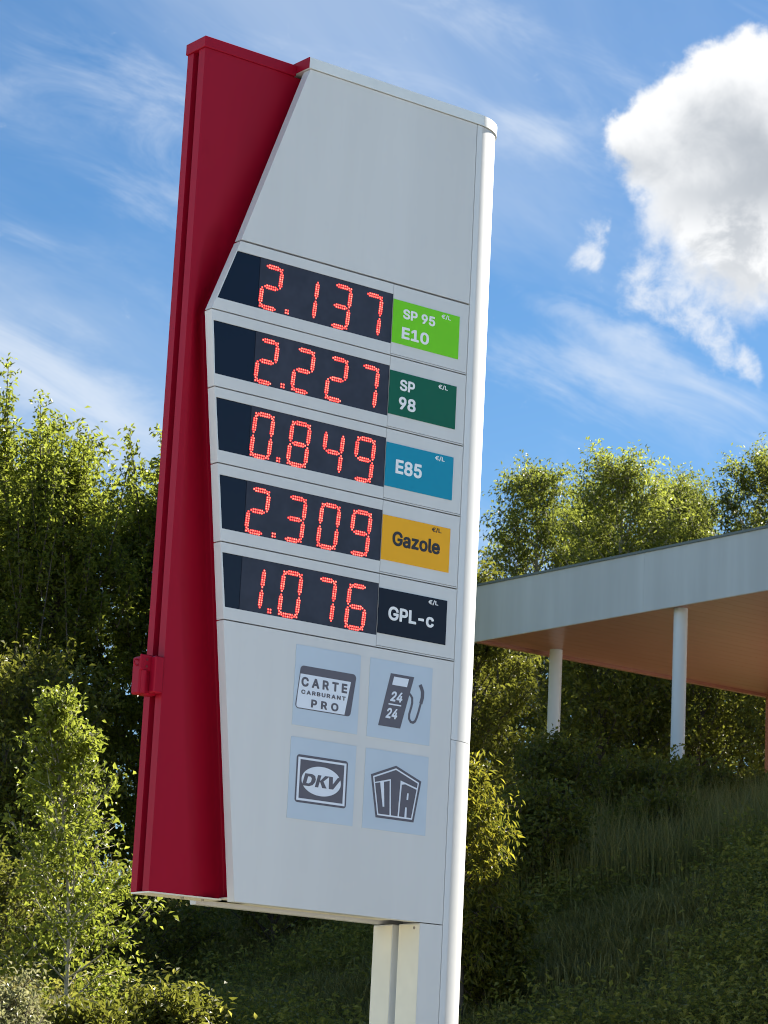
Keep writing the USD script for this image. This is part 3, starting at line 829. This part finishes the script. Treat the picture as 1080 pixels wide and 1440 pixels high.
# the thicket on the left, tree by tree
thk = dict(crown0=0.03, limbs=96, twigs=20, per_twig=16, leaf=0.085, lw=0.5, prof=column_, rise=0.5, leafm='leaf_thicket', stems=3)
plant('thicket_tree', 'tallest thicket tree at the left picture edge with sparse feathery top shoots', 'tree', 35.0, -5.2, seed=11, H=6.7, R=1.3, shoots=16, shoot_len=1.5, **thk)
plant('thicket_tree', 'leafy thicket tree with two pointed shoots left of the crimson wing', 'tree', 34.0, -4.05, seed=12, H=5.7, R=1.15, shoots=16, shoot_len=1.15, **thk)
plant('thicket_tree', 'thicket tree with bushy narrow top close beside the crimson wing', 'tree', 35.0, -2.95, seed=13, H=5.6, R=1.1, shoots=14, shoot_len=1.15, **thk)
plant('thicket_tree', 'low dark thicket tree filling the gap behind the young pale sapling', 'tree', 31.5, -4.3, seed=14, H=3.2, R=1.5, shoots=5, shoot_len=0.5, **{**thk, 'limbs': 70, 'leafm': 'leaf_dark'})
plant('thicket_tree', 'broad thicket tree mostly hidden behind the price sign, placed to cast shade', 'tree', 36.5, -1.3, seed=15, H=5.4, R=1.7, shoots=4, shoot_len=0.6, **{**thk, 'limbs': 60, 'twigs': 14})  # positioned as a shade caster for the lower thicket
plant('thicket_tree', 'dark tree whose top peeks past the sign beside the grey canopy corner', 'tree', 40.0, 1.5, seed=16, H=4.8, R=1.2, shoots=6, shoot_len=0.4, **{**thk, 'limbs': 70, 'leafm': 'leaf_dark'})
plant('thicket_tree', 'thicket tree leaning in from beyond the left picture edge', 'tree', 34.0, -6.5, seed=17, H=6.5, R=1.4, shoots=5, shoot_len=0.9, **{**thk, 'limbs': 70, 'twigs': 14})
for i, (d, l, H, lab) in enumerate([(39.5, -5.9, 6.6, 'rearmost thicket tree showing between the tallest tree and the picture edge'), (39.0, -4.6, 6.4, 'rear thicket tree filling behind the tree with two pointed shoots'),
                                    (39.5, -3.0, 6.0, 'rear thicket tree behind the crimson wing'), (37.5, -0.75, 5.0, 'rear thicket tree set behind the rounded right side of the sign for shade'),  # the last one is positioned to shade the lower thicket
                                    (34.7, -1.0, 4.4, 'nearer thicket tree added behind the middle of the sign for shade'), (34.0, -0.75, 4.2, 'nearer low thicket tree added behind the right half of the sign for shade')]):  # both added out of sight to shade the low thicket tree
    plant('thicket_tree', lab, 'tree', d, l, seed=71 + i, H=H, R=1.5, **{**thk, 'limbs': 60, 'twigs': 15, 'leaf': 0.11})

# trees behind the canopy
br = dict(crown0=0.10, limbs=96, twigs=24, per_twig=19, leaf=0.085, lw=0.42, leafm='leaf_birch', woodm='pale_bark')
plant('birch_tree', 'weeping birch with drooping outer twigs nearest the price sign', 'tree', 48.0, 3.05, seed=21, H=8.6, R=1.9, prof=bushy, rise=0.55, droop=0.5, **br)
plant('birch_tree', 'lower rounded yellowish birch second from the sign above the canopy', 'tree', 47.5, 4.35, seed=22, H=8.3, R=1.9, prof=bushy, rise=0.5, droop=0.2, tint_bias=0.2, **br)
plant('birch_tree', 'birch with several thin upright top shoots above the canopy roof', 'tree', 50.0, 5.35, seed=23, H=8.4, R=1.8, prof=bushy, rise=0.55, shoots=8, shoot_len=0.8, **br)
plant('birch_tree', 'tall dense birch at the right picture edge above the canopy', 'tree', 49.0, 6.95, seed=24, H=9.0, R=2.1, prof=bushy, rise=0.5, shoots=5, shoot_len=0.7, **br)
plant('birch_tree', 'small weeping birch peeking between the sign and the canopy corner', 'tree', 47.0, 1.85, seed=25, H=6.0, R=0.75, prof=oval, rise=0.6, droop=0.5, **{**br, 'limbs': 44})
plant('birch_tree', 'rear yellow green birch filling the dip between the weeping and the rounded birch', 'tree', 52.0, 3.9, seed=27, H=9.0, R=1.9, prof=bushy, rise=0.75, droop=0.2, tint_bias=0.12, **br)
plant('birch_tree', 'rear birch between the thin topped birch and the tall right hand birch', 'tree', 53.0, 6.4, seed=28, H=9.2, R=1.9, prof=bushy, rise=0.75, droop=0.1, shoots=5, shoot_len=0.7, **br)
plant('birch_tree', 'birch partly outside the right picture edge behind the canopy', 'tree', 51.0, 8.9, seed=26, H=8.6, R=1.9, prof=oval, rise=0.8, **{**br, 'limbs': 60, 'twigs': 16})
# understorey below the soffit line, sky glinting through
und_ = dict(crown0=0.03, limbs=52, twigs=15, per_twig=14, leaf=0.11, lw=0.5, prof=oval, rise=0.5, leafm='leaf_dark')
for i, (d, l, H, R, lab) in enumerate([
        (43.0, 2.0, 5.0, 1.4, 'dark leafy tree under the canopy just right of the sign'),
        (44.0, 3.7, 4.8, 1.4, 'dark tree seen under the soffit between the two white columns'),
        (45.0, 5.3, 5.0, 1.5, 'dark loose tree seen under the soffit right of the nearer column'),
        (44.0, 6.8, 4.8, 1.4, 'dark tree seen beside the timber wall under the canopy'),
        (47.5, 8.3, 8.8, 2.2, 'tall dark tree added at the right picture edge to shade the understorey'),  # added to block sun from the foliage beside the sign
        (45.0, 7.9, 7.6, 2.0, 'dark tree added half outside the right picture edge for shade'),  # added as a second sun blocker for the understorey
        (45.5, 4.4, 5.0, 1.6, 'dark shade tree added below the birches behind the middle of the canopy'),  # added to keep sun off the trees below the soffit
        (47.0, 6.2, 5.2, 1.6, 'dark shade tree added below the birches behind the right of the canopy')]):  # added likewise as a shade caster
    plant('understorey_tree', lab, 'tree', d, l, seed=31 + i, H=H, R=R, **und_)

# sunlit sapling on the left
plant('sapling', 'sunlit pale green sapling with slender pale trunk left of the sign', 'tree', 21.5, -2.24, seed=41, H=2.80, R=0.92, crown0=0.14, limbs=46, twigs=14, per_twig=16,
      leaf=0.054, lw=0.62, prof=cone, rise=0.62, leafm='leaf_sapling', woodm='pale_bark', trunk_r=0.017, twig_len=0.26, shoots=3, shoot_len=0.25)
# sunlit willow-like bush right of the sign
plant('willow_bush', 'sunlit yellow green willow bush directly right of the sign post', 'bush', 22.3, 0.80, seed=42, H=2.15, R=0.36, crown0=0.22, limbs=46, twigs=14, per_twig=13,
      leaf=0.070, lw=0.30, prof=column_, rise=0.5, droop=0.5, leafm='leaf_yellow', trunk_r=0.03, twig_len=0.26)
# pale bush at bottom left
plant('pale_bush', 'pale cream green bush in the bottom left corner', 'bush', 19.0, -2.42, seed=43, H=1.15, R=0.50, crown0=0.05, limbs=44, twigs=13, per_twig=12,
      leaf=0.045, lw=0.55, prof=bushy, rise=0.5, leafm='leaf_pale', part_names=('stem', 'foliage'), stems=3, spread=0.08, twig_len=0.25)
# shaded shrubs
shr = dict(crown0=0.04, limbs=42, twigs=12, per_twig=13, leaf=0.065, lw=0.55, prof=bushy, rise=0.5, leafm='leaf_dark', part_names=('stem', 'foliage'), stems=3, spread=0.08, twig_len=0.3)
for i, (d, l, H, R, lab) in enumerate([
        (27.0, -2.2, 0.95, 0.9, 'dark shrub right of the sapling below the crimson wing'),
        (28.0, -0.9, 0.85, 0.9, 'dark shrub under the middle of the hanging sign'),
        (29.0, 0.35, 0.80, 0.9, 'dark shrub just left of the sign leg'),
        (26.5, -3.6, 1.1, 0.9, 'dark shrub behind the sapling at the left edge'),
        (22.6, 1.02, 0.75, 0.34, 'shaded bush below the sunlit willow bush'),
        (25.6, 1.60, 1.1, 0.55, 'tall shaded shrub on the bank between sign and first column'),
        (29.3, 2.05, 1.15, 0.6, 'dark shrub hiding the foot of the further column'),
        (29.6, 3.55, 0.55, 0.6, 'shrub hiding the foot of the nearer column'),
        (29.0, 2.9, 0.55, 0.7, 'low shrub on the bank crest between the columns'),
        (29.8, 4.6, 0.45, 0.6, 'low shrub on the bank crest near the timber wall'),
        (27.2, 2.9, 0.5, 0.5, 'small shrub halfway up the shaded bank'),
        (20.4, -1.95, 0.60, 0.36, 'leafy shrub at the foot of the sapling'),
        (21.8, -1.45, 0.35, 0.36, 'low leafy shrub between the sapling and the hanging sign')]):
    plant('shrub', lab, 'shrub', d, l, seed=51 + i, H=H, R=R, **shr)

# ------------------------------------------------------------------ grass on the bank
def tuft(seed, n, h, w, lean):
    r = np.random.default_rng(seed)
    az = r.uniform(0, 2 * np.pi, n); rad = np.abs(r.normal(0, 0.10, n))
    b = np.stack([rad * np.cos(az * 1.7), rad * np.sin(az * 1.7), np.full(n, -0.03)], 1)
    hh = h * r.uniform(0.5, 1.2, n); le = lean * r.uniform(0.3, 1.4, n)
    dirv = np.stack([np.cos(az), np.sin(az), np.zeros(n)], 1); side = np.stack([-np.sin(az), np.cos(az), np.zeros(n)], 1) * w / 2
    m1 = b + dirv * (le * hh * 0.3)[:, None] + np.array([0, 0, 1]) * (hh * 0.6)[:, None]
    tp = b + dirv * (le * hh)[:, None] + np.array([0, 0, 1]) * (hh * (1 - 0.25 * le))[:, None]
    v = np.stack([b - side, b + side, m1 + side * 0.8, m1 - side * 0.8, tp], 1).reshape(-1, 3)
    k = np.arange(n)[:, None] * 5
    f = np.stack([k + [0, 1, 2], k + [0, 2, 3], k + [3, 2, 4]], 1).reshape(-1, 3)
    return v, f, np.repeat(np.clip(r.normal(0.45, 0.25, n), 0, 1), 5)


def scatter(name, protos, pos, scale, yaw, look='grass'):
    pi = UsdGeom.PointInstancer.Define(stage, path_of(None, name))
    rel = pi.CreatePrototypesRel()
    for i, (v, f, t) in enumerate(protos):
        pp = part('tuft', (v, f), M[look], pi.GetPrim(), primvars={'tint': t})
        rel.AddTarget(pp.GetPath())
    r = np.random.default_rng(5)
    pi.CreateProtoIndicesAttr(Vt.IntArray.FromNumpy(r.integers(0, len(protos), len(pos)).astype(np.int32)))
    pi.CreatePositionsAttr(Vt.Vec3fArray.FromNumpy(pos.astype(np.float32)))
    pi.CreateScalesAttr(Vt.Vec3fArray.FromNumpy(np.repeat(scale[:, None], 3, 1).astype(np.float32)))
    q = np.zeros((len(pos), 4)); q[:, 0] = np.cos(yaw / 2); q[:, 3] = np.sin(yaw / 2)
    pi.CreateOrientationsAttr(Vt.QuathArray([Gf.Quath(float(a), 0.0, 0.0, float(b)) for a, b in q[:, [0, 3]]]))
    return pi


r = np.random.default_rng(77)
N1 = 16000
d = r.uniform(15.5, 31, N1); l = r.uniform(-6, 7, N1) * (0.55 + 0.45 * d / 31)
xy = dl_to_xy(d, l) if False else CAM[:2] + d[:, None] * FH + l[:, None] * RH
pz = ground_z(xy[:, 0], xy[:, 1])
dens = meshkit.fbm(np.stack([xy[:, 0] * 0.6, xy[:, 1] * 0.6, np.zeros(N1)], -1), 3, 9)
keep = (dens > 0.34 + 0.2 * r.random(N1) - 0.1) & ((np.abs(xy[:, 0] + 0.0) > 0.45) | (np.abs(xy[:, 1] - 0.2) > 0.4)) & (xy[:, 0] > -3.4)
pos = np.column_stack([xy, pz])[keep]
gr = scatter('grass', [tuft(101 + i, 30, 0.20, 0.007, 1.3) for i in range(5)], pos, r.uniform(0.6, 1.5, len(pos)), r.uniform(0, 6.28, len(pos)))
tag(gr, 'rough dry grass growing over the shaded bank', 'grass', kind='stuff')
def sprig(seed, n, h):
    r = np.random.default_rng(seed)
    b = np.stack([r.normal(0, 0.16, n), r.normal(0, 0.16, n), r.uniform(0.02, h, n) * r.uniform(0.4, 1, n)], 1)
    ax_ = unit(r.normal(0, 1, (n, 3)) * [1, 1, 0.5] + [0, 0, 0.15]); nm = unit(r.normal(0, 0.5, (n, 3)) + [0, 0, 1])
    ln = 0.032 * r.uniform(0.6, 1.5, n)
    v, f = leaves_mesh(b, ax_, nm, ln, ln * 0.55)
    return v, f, np.repeat(np.clip(r.normal(0.5, 0.25, n), 0, 1), 4)


N3 = 9000
d3 = r.uniform(17, 31, N3); l3 = r.uniform(-5, 6.5, N3)
xy = CAM[:2] + d3[:, None] * FH + l3[:, None] * RH
dn3 = meshkit.fbm(np.stack([xy[:, 0] * 0.8, xy[:, 1] * 0.8, np.zeros(N3)], -1), 3, 21)
xy = xy[(dn3 > 0.52) & (xy[:, 0] > 0.6) & (xy[:, 0] < 12.2)]
pos = np.column_stack([xy, ground_z(xy[:, 0], xy[:, 1])])
wd = scatter('weeds', [sprig(301 + i, 70, 0.34) for i in range(5)], pos, r.uniform(0.6, 1.7, len(pos)), r.uniform(0, 6.28, len(pos)), 'leaf_weed')
tag(wd, 'leafy weeds in patches between the grass on the bank', 'weeds', kind='stuff')
N2 = 3600
d = r.uniform(25.0, 31.5, N2); l = r.uniform(0.6, 6.5, N2)
xy = CAM[:2] + d[:, None] * FH + l[:, None] * RH
k2 = (xy[:, 0] > 7.2) & (xy[:, 0] < 12.1)
xy = xy[k2]
pos = np.column_stack([xy, ground_z(xy[:, 0], xy[:, 1])])
tg = scatter('tall_grass', [tuft(201 + i, 26, 0.62, 0.007, 0.35) for i in range(4)], pos, r.uniform(0.55, 1.35, len(pos)), r.uniform(0, 6.28, len(pos)))
tag(tg, 'tall weedy grass along the crest of the bank', 'grass', kind='stuff')
